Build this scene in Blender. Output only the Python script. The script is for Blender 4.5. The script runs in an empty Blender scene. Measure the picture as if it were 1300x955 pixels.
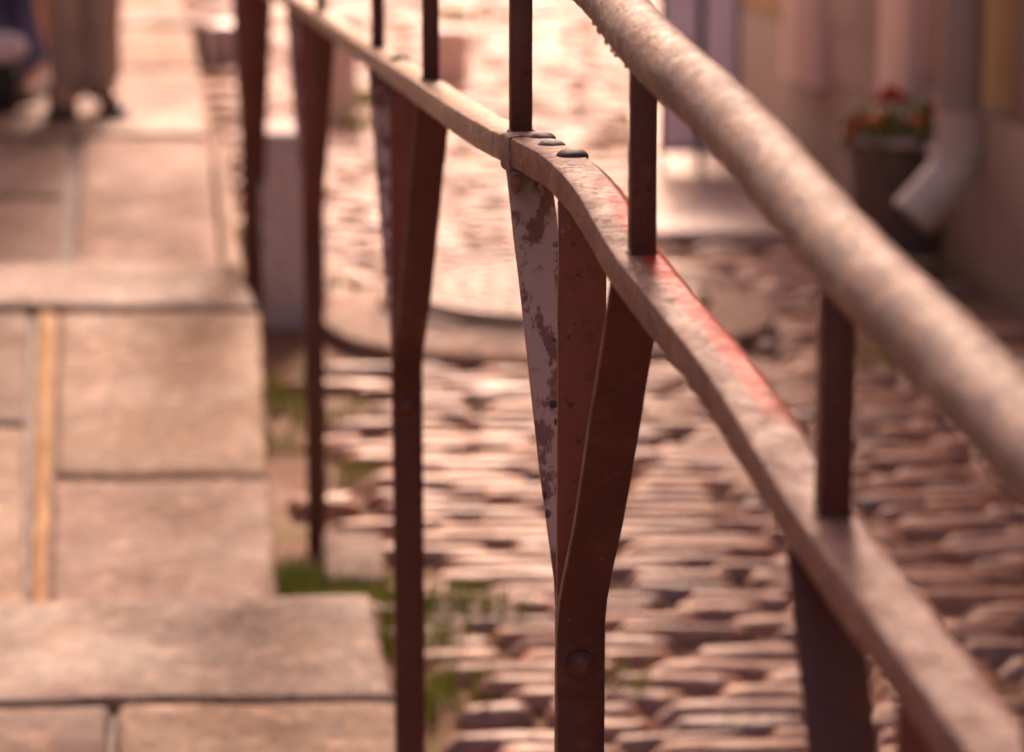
import bpy, bmesh, math, random
from mathutils import Vector, Matrix, noise
R = math.radians
random.seed(7)
scene = bpy.context.scene
C = scene.collection

# ------------------------------------------------------------------ camera
F = 4500.0; PITCH = R(15); CAMZ = 2.0
cp, sp_ = math.cos(PITCH), math.sin(PITCH)
cam_d = bpy.data.cameras.new('camera'); cam = bpy.data.objects.new('camera', cam_d); C.objects.link(cam)
cam.location = (0, 0, CAMZ); cam.rotation_euler = (R(90) - PITCH, 0, 0)
cam_d.sensor_width = 36; cam_d.lens = 36 * F / 1300
cam_d.clip_start = 0.05; cam_d.clip_end = 800
cam_d.dof.use_dof = True; cam_d.dof.focus_distance = 2.62; cam_d.dof.aperture_fstop = 6.9
scene.camera = cam

def P(px, py, z):            # measured point of the photograph at depth z -> world point
    u = (px - 650) / F; v = (py - 477.5) / F
    return Vector((u * z, z * (cp - v * sp_), CAMZ - z * (sp_ + v * cp)))
def S(px, py, H):            # on a horizontal plane H metres under the camera
    v = (py - 477.5) / F
    return P(px, py, H / (sp_ + v * cp))
SL = 0.06
def gz(x, y): return CAMZ - (1.86 + SL * (y - 5.72))
def G(px, py):               # on the sloping street
    v = (py - 477.5) / F
    a = sp_ + v * cp; b = cp - v * sp_
    z = (1.86 - SL * 5.72) / (a - SL * b)
    return P(px, py, z)

# ------------------------------------------------------------------ helpers
def tag(o, label, cat, group=None, kind=None):
    if label: o['label'] = label
    if cat: o['category'] = cat
    if group: o['group'] = group
    if kind: o['kind'] = kind
    return o
def empty(name, loc, label=None, cat=None, group=None, kind=None):
    o = bpy.data.objects.new(name, None); C.objects.link(o); o.location = loc
    o.empty_display_size = .1
    return tag(o, label, cat, group, kind)
def wloc(o):
    v = Vector(o.location); p = o.parent
    while p: v += Vector(p.location); p = p.parent
    return v
def obj(name, bm, mat, parent=None, smooth=True, at=None, label=None, angle=35):
    """bmesh in world coordinates -> one mesh object"""
    base = wloc(parent) if parent else Vector((0, 0, 0))
    org = Vector(at) if at is not None else (base if parent else Vector((0, 0, 0)))
    bmesh.ops.translate(bm, verts=bm.verts, vec=-org)
    me = bpy.data.meshes.new(name); bm.to_mesh(me); bm.free()
    me.materials.append(mat)
    if smooth:
        for p in me.polygons: p.use_smooth = True
        me.set_sharp_from_angle(angle=R(angle))
    o = bpy.data.objects.new(name, me); C.objects.link(o)
    o.location = org - base
    if parent: o.parent = parent
    if label: o['label'] = label
    return o
def bevel(bm, w, seg=2, ang=30):
    es = [e for e in bm.edges if len(e.link_faces) == 2 and e.calc_face_angle(0) > R(ang)]
    bmesh.ops.bevel(bm, geom=es, offset=w, segments=seg, affect='EDGES', profile=.5)
def box(bm, c, s, rz=0, rx=0):
    m = Matrix.Translation(c) @ Matrix.Rotation(rz, 4, 'Z') @ Matrix.Rotation(rx, 4, 'X') @ Matrix.Diagonal((s[0], s[1], s[2], 1))
    return bmesh.ops.create_cube(bm, size=1, matrix=m)['verts']
def catmull(pts, n):
    out = []
    P_ = [pts[0] * 2 - pts[1]] + pts + [pts[-1] * 2 - pts[-2]]
    for i in range(1, len(P_) - 2):
        a, b, c, d = P_[i - 1:i + 3]
        ta = max((b - a).length, 1e-5); tb = max((c - b).length, 1e-5); tc = max((d - c).length, 1e-5)
        m1 = (c - b) / tb * 1.0; m0 = (b - a) / ta; m2 = (d - c) / tc
        t1 = (m0 * tb + m1 * ta) / (ta + tb) * tb; t2 = (m1 * tc + m2 * tb) / (tb + tc) * tb
        for k in range(n):
            t = k / n; t_2 = t * t; t_3 = t_2 * t
            out.append(b * (2 * t_3 - 3 * t_2 + 1) + t1 * (t_3 - 2 * t_2 + t) + c * (-2 * t_3 + 3 * t_2) + t2 * (t_3 - t_2))
    out.append(pts[-1].copy())
    return out
def sweep(bm, path, prof, up=Vector((0, 0, 1)), cap=True, jitter=0):
    """profile = [(across, up)], swept along path; returns rings"""
    rings = []; lay = bm.verts.layers.float.new('across')
    for i, p in enumerate(path):
        t = (path[min(i + 1, len(path) - 1)] - path[max(i - 1, 0)]).normalized()
        r = t.cross(up).normalized(); u = r.cross(t).normalized()
        ring = []
        for a, b in prof:
            q = p + r * a + u * b
            if jitter:
                q += Vector(noise.noise_vector(q * 38)) * jitter + Vector(noise.noise_vector(q * 9)) * jitter * .8
            nv_ = bm.verts.new(q); nv_[lay] = a; ring.append(nv_)
        rings.append(ring)
    n = len(prof)
    for a, b in zip(rings, rings[1:]):
        for k in range(n):
            bm.faces.new((a[k], a[(k + 1) % n], b[(k + 1) % n], b[k]))
    if cap:
        bm.faces.new(rings[0][::-1]); bm.faces.new(rings[-1])
    bmesh.ops.recalc_face_normals(bm, faces=bm.faces)
    return rings
def circ(r, n=16, r2=None): return [(r * math.cos(2 * math.pi * k / n), (r2 or r) * math.sin(2 * math.pi * k / n)) for k in range(n)]
def rrect(w, h, r, n=3):
    out = []
    for cx, cy, a0 in ((w/2-r, h/2-r, 0), (-w/2+r, h/2-r, 90), (-w/2+r, -h/2+r, 180), (w/2-r, -h/2+r, 270)):
        for k in range(n + 1):
            a = R(a0 + 90 * k / n); out.append((cx + r * math.cos(a), cy + r * math.sin(a)))
    return out
def lathe(bm, c, prof, n=32, axis=None):
    rings = []
    for r, z in prof:
        rings.append([bm.verts.new(Vector(c) + Vector((r * math.cos(2*math.pi*k/n), r * math.sin(2*math.pi*k/n), z))) for k in range(n)])
    for a, b in zip(rings, rings[1:]):
        for k in range(n): bm.faces.new((a[k], a[(k+1) % n], b[(k+1) % n], b[k]))
    bm.faces.new(rings[0][::-1]); bm.faces.new(rings[-1])
    bmesh.ops.recalc_face_normals(bm, faces=bm.faces)

# ------------------------------------------------------------------ materials
class M:
    def __init__(s, name, rough=.5, spec=.5):
        s.m = bpy.data.materials.new(name); s.m.use_nodes = True
        s.t = s.m.node_tree; s.n = s.t.nodes; s.l = s.t.links
        s.b = s.n['Principled BSDF']; s.b.inputs['Roughness'].default_value = rough
        s.b.inputs['Specular IOR Level'].default_value = spec
        s.co = s.n.new('ShaderNodeTexCoord').outputs['Object']
    def noise(s, scale, detail=4, rough=.55, stretch=None, off=None):
        co = s.co
        if stretch or off:
            mp = s.n.new('ShaderNodeMapping'); s.l.new(co, mp.inputs[0])
            if stretch: mp.inputs['Scale'].default_value = stretch
            if off: mp.inputs['Location'].default_value = off
            co = mp.outputs[0]
        t = s.n.new('ShaderNodeTexNoise'); t.inputs['Scale'].default_value = scale
        t.inputs['Detail'].default_value = detail; t.inputs['Roughness'].default_value = rough
        s.l.new(co, t.inputs['Vector']); return t.outputs['Fac']
    def voro(s, scale, out='Distance', feat='F1'):
        t = s.n.new('ShaderNodeTexVoronoi'); t.feature = feat; t.inputs['Scale'].default_value = scale
        s.l.new(s.co, t.inputs['Vector']); return t.outputs[out]
    def ramp(s, fac, stops):
        r = s.n.new('ShaderNodeValToRGB'); s.l.new(fac, r.inputs[0])
        e = r.color_ramp.elements
        while len(e) < len(stops): e.new(.5)
        for k, (p, c) in enumerate(stops):
            e[k].position = p; e[k].color = (*c, 1) if isinstance(c, tuple) else (c, c, c, 1)
        return r.outputs[0]
    def mix(s, fac, a, b, mode='MIX'):
        x = s.n.new('ShaderNodeMix'); x.data_type = 'RGBA'; x.blend_type = mode
        for i, v in ((0, fac), (6, a), (7, b)):
            if isinstance(v, (int, float)): x.inputs[i].default_value = v
            elif isinstance(v, tuple): x.inputs[i].default_value = (*v, 1)
            else: s.l.new(v, x.inputs[i])
        return x.outputs[2]
    def math(s, op, a, b=None, c=None, clamp=False):
        x = s.n.new('ShaderNodeMath'); x.operation = op; x.use_clamp = clamp
        for i, v in enumerate((a, b, c)):
            if v is None: continue
            if isinstance(v, (int, float)): x.inputs[i].default_value = v
            else: s.l.new(v, x.inputs[i])
        return x.outputs[0]
    def sep(s):
        x = s.n.new('ShaderNodeSeparateXYZ'); s.l.new(s.co, x.inputs[0]); return x.outputs
    def col(s, v):
        if isinstance(v, tuple): s.b.inputs['Base Color'].default_value = (*v, 1)
        else: s.l.new(v, s.b.inputs['Base Color'])
        return s
    def rgh(s, v): s.l.new(v, s.b.inputs['Roughness']); return s
    def bump(s, h, dist=.002, strength=.6):
        x = s.n.new('ShaderNodeBump'); x.inputs['Distance'].default_value = dist; x.inputs['Strength'].default_value = strength
        s.l.new(h, x.inputs['Height']); s.l.new(x.outputs[0], s.b.inputs['Normal']); return s

def mat_iron(ca=(.080, .020, .016), cb=(.125, .032, .024)):
    m = M('red brown iron paint')
    base = m.ramp(m.noise(9, 5), [(.3, ca), (.7, cb)])
    rust = m.ramp(m.noise(45, 6, .7, off=(3, 1, 0)), [(.55, 0.), (.68, 1.)])
    c = m.mix(rust, base, (.15, .045, .02))
    dark = m.ramp(m.noise(130, 3, off=(7, 0, 2)), [(.62, 0.), (.72, 1.)])
    c = m.mix(dark, c, (.05, .018, .015))
    chip = m.ramp(m.noise(55, 7, .72, off=(8, 3, 6)), [(.66, 0.), (.69, 1.)])
    c = m.mix(m.math('MULTIPLY', chip, .7), c, (.34, .20, .16))
    m.col(c).rgh(m.ramp(m.noise(30, 4), [(.3, .32), (.7, .55)])).bump(m.noise(160, 6, .6), .0012, .7)
    return m.m
def mat_worn_iron():
    m = M('worn red brown iron paint')
    base = m.ramp(m.noise(12, 5), [(.3, (.19, .075, .062)), (.7, (.25, .10, .08))])
    peel = m.ramp(m.noise(30, 8, .65, stretch=(1.5, 1, .7)), [(.47, 0.), (.505, 1.)])
    c = m.mix(peel, base, (.50, .33, .29))
    spots = m.ramp(m.math('ADD', m.voro(70), m.math('MULTIPLY', m.noise(200, 4, .7), .35)), [(.40, 1.), (.46, 0.)])
    gate = m.ramp(m.noise(16, 2, off=(2, 5, 1)), [(.42, 0.), (.5, 1.)])
    c = m.mix(m.mix(1.0, spots, gate, 'MULTIPLY'), c, (.055, .018, .016))
    m.col(c).rgh(m.ramp(peel, [(0, .38), (1, .6)])).bump(m.mix(.4, m.noise(220, 6, .6), peel), .001, .7)
    return m.m
def mat_rail(red_y0, red_y1, ra, rb, spec, name='worn beige rail paint'):
    m = M(name, .5, spec)
    base = m.ramp(m.noise(14, 6, .6), [(.3, (.27, .15, .125)), (.7, (.40, .22, .18))])
    scr = m.ramp(m.noise(110, 6, .75, stretch=(1, 3.2, 2)), [(.54, 0.), (.62, 1.)])
    c = m.mix(m.math('MULTIPLY', scr, .75), base, (.17, .105, .11))
    lt = m.ramp(m.noise(150, 5, .7, off=(6, 2, 2)), [(.55, 0.), (.62, 1.)])
    c = m.mix(m.math('MULTIPLY', lt, .6), c, (.58, .38, .31))
    specks = m.ramp(m.voro(230), [(.12, 1.), (.22, 0.)])
    g = m.ramp(m.noise(24, 2, off=(9, 0, 1)), [(.45, 0.), (.52, 1.)])
    c = m.mix(m.mix(1.0, specks, g, 'MULTIPLY'), c, (.08, .045, .06))
    # bared red undercoat along the street side of the top face
    x, y, z = m.sep()
    at = m.n.new('ShaderNodeAttribute'); at.attribute_name = 'across'
    a = m.ramp(m.math('MULTIPLY_ADD', at.outputs['Fac'], 1 / .04, .5), [(.34, 0.), (.52, 1.), (.82, 1.), (.92, 0.)])
    al = m.math('DIVIDE', m.math('SUBTRACT', y, red_y0), red_y1 - red_y0)
    al = m.ramp(al, [(0., 0.), (.12, 1.), (.85, 1.), (1., 0.)])
    n = m.ramp(m.noise(60, 7, .7), [(.42, 0.), (.455, 1.)])
    mask = m.mix(1.0, m.mix(1.0, a, al, 'MULTIPLY'), n, 'MULTIPLY')
    c = m.mix(m.math('MULTIPLY', mask, .9), c, (.66, .06, .035))
    m.col(c).rgh(m.ramp(m.noise(40, 4), [(.3, ra), (.7, rb)]))
    m.bump(m.mix(.6, m.noise(260, 6, .7), scr), .0016, 1)
    return m.m
def mat_handrail():
    m = M('mottled pale handrail paint')
    base = m.ramp(m.noise(26, 5, .6), [(.35, (.20, .13, .12)), (.5, (.30, .185, .145)), (.68, (.40, .235, .15))])
    dk = m.ramp(m.noise(150, 6, .7, off=(4, 4, 0)), [(.51, 0.), (.58, 1.)])
    c = m.mix(m.math('MULTIPLY', dk, .8), base, (.17, .105, .115))
    ch = m.ramp(m.noise(110, 6, .7, off=(1, 9, 4)), [(.57, 0.), (.60, 1.)])
    c = m.mix(ch, c, (.60, .42, .34))
    m.col(c).rgh(m.ramp(m.noise(40, 4), [(.3, .38), (.7, .6)]))
    m.bump(m.mix(.4, m.noise(240, 6, .7), dk), .0022, 1)
    return m.m
def mat_stone(name, a, b, grain=(.15, .11, .11), rough=(.68, .92), warm=(.34, .19, .085), gs=130, wamt=.5, spec=.28):
    m = M(name, .7, spec)
    base = m.ramp(m.noise(3.2, 5), [(.3, a), (.7, b)])
    g1 = m.ramp(m.noise(gs, 4, .7), [(.46, 0.), (.62, 1.)])
    c = m.mix(m.math('MULTIPLY', g1, .7), base, grain)
    st = m.ramp(m.noise(1.6, 6, .7, off=(7, 2, 0)), [(.48, 1.), (.66, .72)])
    c = m.mix(1.0, c, st, 'MULTIPLY')
    g2 = m.ramp(m.noise(gs * .6, 3, .6, off=(5, 5, 5)), [(.55, 0.), (.68, 1.)])
    c = m.mix(m.math('MULTIPLY', g2, .8), c, tuple(min(.7, v * 1.6) for v in b))
    w = m.ramp(m.noise(6, 4, .6, off=(1, 8, 0)), [(.55, 0.), (.72, 1.)])
    c = m.mix(m.math('MULTIPLY', w, wamt), c, warm)
    fs = m.ramp(m.noise(170, 3, .7, off=(2, 6, 9)), [(.38, .72), (.62, 1.25)])
    c = m.mix(1.0, c, fs, 'MULTIPLY')
    m.col(c).rgh(m.ramp(m.noise(5, 4, off=(3, 3, 3)), [(.3, rough[0]), (.7, rough[1])]))
    m.bump(m.noise(gs, 4, .7), .004, .7)
    return m.m
def mat_cobble():
    m = M('wet pinkish cobble stone', .5, .4)
    oi = m.n.new('ShaderNodeAttribute'); oi.attribute_name = 'stone'; oi.attribute_type = 'GEOMETRY'
    f = oi.outputs['Fac']
    base = m.ramp(f, [(0, (.30, .155, .12)), (.3, (.43, .195, .13)), (.55, (.34, .19, .16)), (.8, (.48, .235, .145)), (1, (.25, .165, .155))])
    n = m.ramp(m.noise(30, 6, .7), [(.35, .65), (.68, 1.2)])
    c = m.mix(1.0, base, n, 'MULTIPLY')
    m.col(c).rgh(m.ramp(m.noise(9, 4), [(.35, .30), (.68, .60)]))
    m.bump(m.noise(34, 5, .62), .007, .9)
    return m.m
def mat_mud():
    m = M('wet earth and moss between stones', .8, .2)
    moss = m.ramp(m.noise(2.2, 5, .65), [(.52, 0.), (.62, 1.)])
    c = m.mix(moss, m.ramp(m.noise(25, 4), [(.3, (.19, .10, .066)), (.7, (.28, .155, .105))]), (.20, .16, .05))
    m.col(c).rgh(m.ramp(m.noise(7, 3), [(.35, .7), (.7, .95)])).bump(m.noise(60, 4), .01, .8)
    return m.m
def mat_plain(name, c, rough=.6, var=.2, scale=12, bump=.003, metal=0):
    m = M(name)
    lo = tuple(v * (1 - var) for v in c); hi = tuple(min(1, v * (1 + var)) for v in c)
    m.col(m.ramp(m.noise(scale, 5), [(.3, lo), (.7, hi)]))
    m.rgh(m.ramp(m.noise(scale * 2, 4), [(.3, max(.05, rough - .1)), (.7, min(1, rough + .1))]))
    if bump: m.bump(m.noise(scale * 8, 4), bump, .6)
    m.b.inputs['Metallic'].default_value = metal
    return m.m

IRON = mat_iron(); IRON2 = mat_iron((.19, .05, .036), (.27, .075, .05)); WORN = mat_worn_iron(); HAND = mat_handrail()
RIVET = mat_plain('dark rivet paint', (.04, .022, .028), .5, .3, 120, .001)
STONE = mat_stone('beige granite slab', (.34, .228, .155), (.42, .29, .20), gs=34)
STONE2 = mat_stone('pinkish granite slab', (.33, .218, .168), (.40, .27, .21), wamt=.25, gs=34)
STONE3 = mat_stone('brown grey granite slab', (.20, .13, .10), (.26, .172, .133), wamt=.3, gs=34)
NOSE = mat_stone('coarse granite step edge', (.28, .19, .145), (.34, .235, .18), grain=(.10, .075, .08), gs=42, rough=(.55, .8))
ORANGE = mat_stone('orange brick strip', (.46, .235, .075), (.54, .29, .10), wamt=.6, warm=(.4,.2,.07))
BED = mat_plain('grey mortar', (.11, .078, .07), .6, .3, 20, .01)
COBBLE = mat_cobble(); MUD = mat_mud()

# ------------------------------------------------------------------ ground and street
def sheet(name, pts, mat, sub=1):
    bm = bmesh.new(); vs = [bm.verts.new(p) for p in pts]; bm.faces.new(vs)
    return obj(name, bm, mat, None, smooth=False)
GB = .038
bm = bmesh.new()
ys = [-60, 1, 5, 12, 24, 60, 300]
def gbase(y):
    if y < 24: return gz(0, y) - GB
    return gz(0, 24) - GB - (y - 24) * .01
rows = [[bm.verts.new((x, y, gbase(max(y, -5)))) for x in (-200, -6, 0, 6, 200)] for y in ys]
for a, b in zip(rows, rows[1:]):
    for k in range(4): bm.faces.new((a[k], a[k+1], b[k+1], b[k]))
tag(obj('ground', bm, MUD, None, smooth=False), 'dark wet earth with moss between and around the street cobbles', 'ground', kind='structure')

def stair_edge(y):          # x of the right border of the stepped path at distance y
    t = [(1.5, .10), (4.0, -.08), (5.0, -.185), (5.08, -.36), (7.5, -.55), (7.8, -.60), (8.0, -.68), (10.4, -.93), (13.5, -1.30), (30, -3.0)]
    for (a, xa), (b, xb) in zip(t, t[1:]):
        if y <= b: return xa + (xb - xa) * max(0, (y - a)) / (b - a)
    return t[-1][1]
MC = S(688, 362, 1.93); MR = .345; AR = .53      # manhole centre / radius
PAVE = [(9.15, .33), (11.7, .40)]
def wall_x(y): return .72 + (11.0 - y) * .182
def cobbles():
    bm = bmesh.new(); lay = bm.faces.layers.float.new('stone')
    rnd = random.Random(3)
    y = 2.0
    nu, nv = 7, 5
    while y < 24:
        d = rnd.uniform(.052, .080) * (1 if y < 14 else 1.25)
        x = -6 + rnd.uniform(0, .2)
        xr = 4.2
        while x < xr:
            w = rnd.uniform(.13, .36)
            cx, cy = x + w / 2, y + d / 2
            x += w
            cyy = cy + .035 * math.sin(cx * 2.1 + y * .35) + .02 * math.sin(cx * 5 + y)
            fl_ = 1 if cyy < 7 else .55
            if cx - w / 2 < stair_edge(cyy) + .02: continue
            if cx + w / 2 > wall_x(cyy) - .02 and cyy < 11.8: continue
            if 9.15 < cyy < 11.8 and cx > .36: continue
            if (cx - MC.x) ** 2 + ((cyy - MC.y)) ** 2 < (AR + .05) ** 2: continue
            if rnd.random() < .025: continue
            hw, hd = w / 2 - rnd.uniform(.003, .009), d / 2 - rnd.uniform(.002, .005)
            rot = rnd.uniform(-.07, .07); h = rnd.uniform(.032, .046)
            tx, ty = rnd.uniform(-.06, .06), rnd.uniform(-.10, .07)
            sd = rnd.random() * 50; sv = rnd.random()
            pw = rnd.uniform(2.0, 3.2)
            grid = []
            for j in range(nv):
                row = []
                for i in range(nu):
                    a = -1 + 2 * i / (nu - 1); b = -1 + 2 * j / (nv - 1)
                    # square -> rounded block
                    a2 = math.copysign(abs(a) ** .62, a); b2 = math.copysign(abs(b) ** .62, b)
                    rr = (abs(a2) ** 5 + abs(b2) ** 5) ** .2
                    k = 1 if rr <= 1 else 1 / rr
                    a2 *= k; b2 *= k
                    prof = max(0, 1 - max(abs(a), abs(b)) ** pw)
                    zz = .012 + (1 - fl_) * .012 + fl_ * h * .38 * (prof ** .5) - .012 * (1 if prof == 0 else 0)
                    lx = a2 * hw * (1 + .10 * noise.noise(Vector((sd, b * 1.5, 0)))); ly = b2 * hd * (1 + .16 * noise.noise(Vector((a * 1.5, sd, 1))))
                    zz += .006 * noise.noise(Vector((a * 1.6 + sd, b * 1.6, 3))) + a * hw * tx + b * hd * ty
                    X = cx + lx * math.cos(rot) - ly * math.sin(rot); Y = cyy + lx * math.sin(rot) + ly * math.cos(rot)
                    row.append(bm.verts.new((X, Y, gz(X, Y) - GB + zz)))
                grid.append(row)
            for j in range(nv - 1):
                for i in range(nu - 1):
                    f = bm.faces.new((grid[j][i], grid[j][i+1], grid[j+1][i+1], grid[j+1][i])); f[lay] = sv
        y += d
    o = obj('cobbled_street', bm, COBBLE, None, angle=80)
    tag(o, 'wet pinkish cobbled street of long low stones in rows beside the stepped path', 'street', kind='structure')
cobbles()

# ------------------------------------------------------------------ stepped path
path = empty('stepped_path', (0, 6, CAMZ - 1.83), 'worn granite stepped path descending on the left of the iron railing', 'path', kind='structure')
def slab(name, quad, H, mat, th=.16, bw=.012, amp=.004, lbl=None):
    """quad = px corners far-left, far-right, near-right, near-left on plane H"""
    c = [S(x, y, H) for x, y in quad]
    bm = bmesh.new()
    n = max(2, int((c[1] - c[0]).length / .06)); m_ = max(2, int((c[2] - c[1]).length / .06))
    n = min(n, 60)
    top = []
    for j in range(m_ + 1):
        row = []
        for i in range(n + 1):
            s, t = i / n, j / m_
            p = (c[0] * (1-s) + c[1] * s) * (1-t) + (c[3] * (1-s) + c[2] * s) * t
            p = p + Vector((0, 0, amp * noise.noise(p * 3.1) * 1.6 + amp * .4 * noise.noise(p * 11)))
            if i in (0, n) or j in (0, m_):
                p += Vector((noise.noise(p * 7) * .006, noise.noise(p * 7 + Vector((9, 9, 9))) * .006, -.001))
            row.append(bm.verts.new(p))
        top.append(row)
    for j in range(m_):
        for i in range(n): bm.faces.new((top[j][i], top[j+1][i], top[j+1][i+1], top[j][i+1]))
    be = [e for e in bm.edges if len(e.link_faces) == 1]
    r = bmesh.ops.extrude_edge_only(bm, edges=be)
    for v in r['geom']:
        if isinstance(v, bmesh.types.BMVert): v.co.z -= th
    bmesh.ops.recalc_face_normals(bm, faces=bm.faces)
    es = [e for e in bm.edges if len(e.link_faces) == 2 and e.calc_face_angle(0) > R(50)]
    bmesh.ops.bevel(bm, geom=es, offset=bw, segments=3, affect='EDGES', profile=.5)
    return obj(name, bm, mat, path, label=lbl)
H1, H2, H3, H4, H5 = 1.66, 1.83, 2.00, 2.17, 2.34
XL = -420
# level 1 (nearest)
slab('step_edge', [(XL, 768), (475, 756), (500, 883), (XL, 895)], H1, NOSE, .21, .014, .007)
slab('paving_slab', [(150, 893), (503, 888), (560, 1180), (130, 1180)], H1, STONE)
slab('paving_slab', [(XL, 899), (140, 894), (115, 1180), (XL, 1180)], H1, STONE3)
# level 2
slab('step_edge', [(XL, 336), (300, 333), (329, 391), (XL, 389)], H2, NOSE, .21, .013, .006)
slab('paving_slab', [(76, 398), (330, 396), (338, 602), (69, 600)], H2, STONE)
slab('paving_slab', [(68, 606), (341, 607), (364, 911), (58, 911)], H2, STONE2)
slab('drain_strip', [(48, 397), (73, 397), (52, 911), (34, 911)], H2 + .004, ORANGE, .1, .006, .004, 'narrow orange brick strip between the slabs')
slab('paving_slab', [(XL, 396), (37, 397), (33, 532), (XL, 530)], H2, STONE3)
slab('paving_slab', [(XL, 536), (33, 538), (25, 911), (XL, 911)], H2, STONE)
# level 3
slab('step_edge', [(XL, 137), (250, 138), (264, 171), (XL, 170)], H3, NOSE, .21, .013, .005)
slab('paving_slab', [(104, 176), (266, 177), (288, 434), (86, 434)], H3, STONE2)
slab('kerb_stone', [(270, 174), (286, 174), (318, 434), (292, 434)], H3 + .01, STONE, .16, .008)
slab('paving_slab', [(XL, 175), (89, 176), (79, 249), (XL, 248)], H3, STONE3)
slab('paving_slab', [(XL, 252), (79, 253), (64, 434), (XL, 434)], H3, STONE3)
# level 4, 5
slab('step_edge', [(XL, 12), (236, 12), (242, 30), (XL, 30)], H4, NOSE, .21, .013)
slab('paving_slab', [(XL, 34), (242, 34), (252, 84), (XL, 84)], H4, STONE)
slab('paving_slab', [(120, 88), (253, 88), (275, 208), (114, 208)], H4, STONE2)
slab('paving_slab', [(XL, 88), (114, 88), (108, 208), (XL, 208)], H4, STONE3)
slab('paving_slab', [(XL, -120), (215, -120), (240, 60), (XL, 60)], H5, STONE)
# mortar beds beneath each level
for H, ya, yb, xr0, xr1 in ((H1, 770, 1180, 476, 552), (H2, 340, 905, 299, 355), (H3, 142, 430, 249, 300), (H4, 16, 204, 235, 268)):
    slab('mortar_bed', [(XL, ya), (xr0 - 6, ya), (xr1, yb), (XL, yb)], H + .018, BED, .17, .004, .001)

# grey stone let into the cobbles by the third post
bm = bmesh.new()
for q in [[(408, 681), (486, 683), (492, 743), (412, 742)]]:
    c = [G(*p) for p in q]
    vs = [bm.verts.new(p + Vector((0, 0, .012))) for p in c]
    lo = [bm.verts.new(p - Vector((0, 0, .12))) for p in c]
    bm.faces.new(vs); bm.faces.new(lo[::-1])
    for k in range(4): bm.faces.new((vs[k], lo[k], lo[(k+1) % 4], vs[(k+1) % 4]))
    bmesh.ops.recalc_face_normals(bm, faces=bm.faces); bevel(bm, .01, 3)
tag(obj('flat_stone', bm, STONE3, None, at=c[3]), 'single flat grey stone let into the cobbles right of the thin post foot', 'paving stone')

# pavement in front of the building
bm = bmesh.new()
pv = [(.36, 9.15), (wall_x(9.15) + .05, 9.15), (wall_x(11.8) + .05, 11.8), (.40, 11.8)]
hi = [bm.verts.new((x, y, gz(x, y) + .012)) for x, y in pv]; lo = [bm.verts.new((x, y, gz(x, y) - .1)) for x, y in pv]
bm.faces.new(hi); bm.faces.new(lo[::-1])
for k in range(4): bm.faces.new((hi[k], lo[k], lo[(k+1) % 4], hi[(k+1) % 4]))
bmesh.ops.recalc_face_normals(bm, faces=bm.faces); bevel(bm, .01, 2)
PAV = mat_stone('wet smooth pavement', (.40, .27, .25), (.46, .32, .30), rough=(.25, .5), wamt=.2, spec=.5)
tag(obj('pavement', bm, PAV, None), 'smooth wet strip of pavement along the building front', 'pavement', kind='structure')

# ------------------------------------------------------------------ manhole
mh = empty('manhole', (MC.x, MC.y, gz(MC.x, MC.y)), 'round iron manhole cover on a raised stone ring in the cobbled street', 'manhole')
top = CAMZ - 1.93
IRONC = mat_plain('wet cast iron', (.26, .15, .11), .58, .3, 30, .004)
RING = mat_stone('manhole stone ring', (.30, .22, .17), (.38, .28, .22), rough=(.35, .6))
bm = bmesh.new(); lathe(bm, (MC.x, MC.y, top), [(MR - .02, -.012), (MR + .02, -.014), (MR + .035, -.03), (MR + .045, -.085), (MR + .03, -.2)], 56)
for v in bm.verts: v.co += Vector(noise.noise_vector(v.co * 9)) * .005
obj('stone_ring', bm, RING, mh)
bm = bmesh.new()
n = 56; rings = []
for r, dz in ((MR + .04, -.10), (.42, -.115), (AR - .04, -.118), (AR, -.13), (AR + .01, -.26)):
    ring = []
    for k in range(n):
        a = 2 * math.pi * k / n
        rx = r * (1 + .03 * math.sin(3 * a + 1)) ; x = MC.x + rx * math.cos(a); y = MC.y + r * math.sin(a)
        zg = gz(x, y); 
        ring.append(bm.verts.new((x, y, zg + .012 + (dz + .118) * .9 + .005 * noise.noise(Vector((x * 6, y * 6, 0))))))
    rings.append(ring)
for a, b in zip(rings, rings[1:]):
    for k in range(n): bm.faces.new((a[k], a[(k+1) % n], b[(k+1) % n], b[k]))
bmesh.ops.recalc_face_normals(bm, faces=bm.faces)
obj('stone_apron', bm, STONE2, mh)
bm = bmesh.new(); lathe(bm, (MC.x, MC.y, top), [(MR - .03, -.03), (MR - .012, -.02), (MR - .012, .004), (MR - .02, .010), (MR - .05, .010), (MR - .055, .004)], 56)
for r, nn in ((.07, 8), (.13, 15), (.19, 22), (.25, 30)):
    for k in range(nn):
        a = 2 * math.pi * k / nn
        box(bm, (MC.x + r * math.cos(a), MC.y + r * math.sin(a), top + .004), (.026, .026, .006), a)
obj('iron_cover', bm, IRONC, mh)

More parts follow.
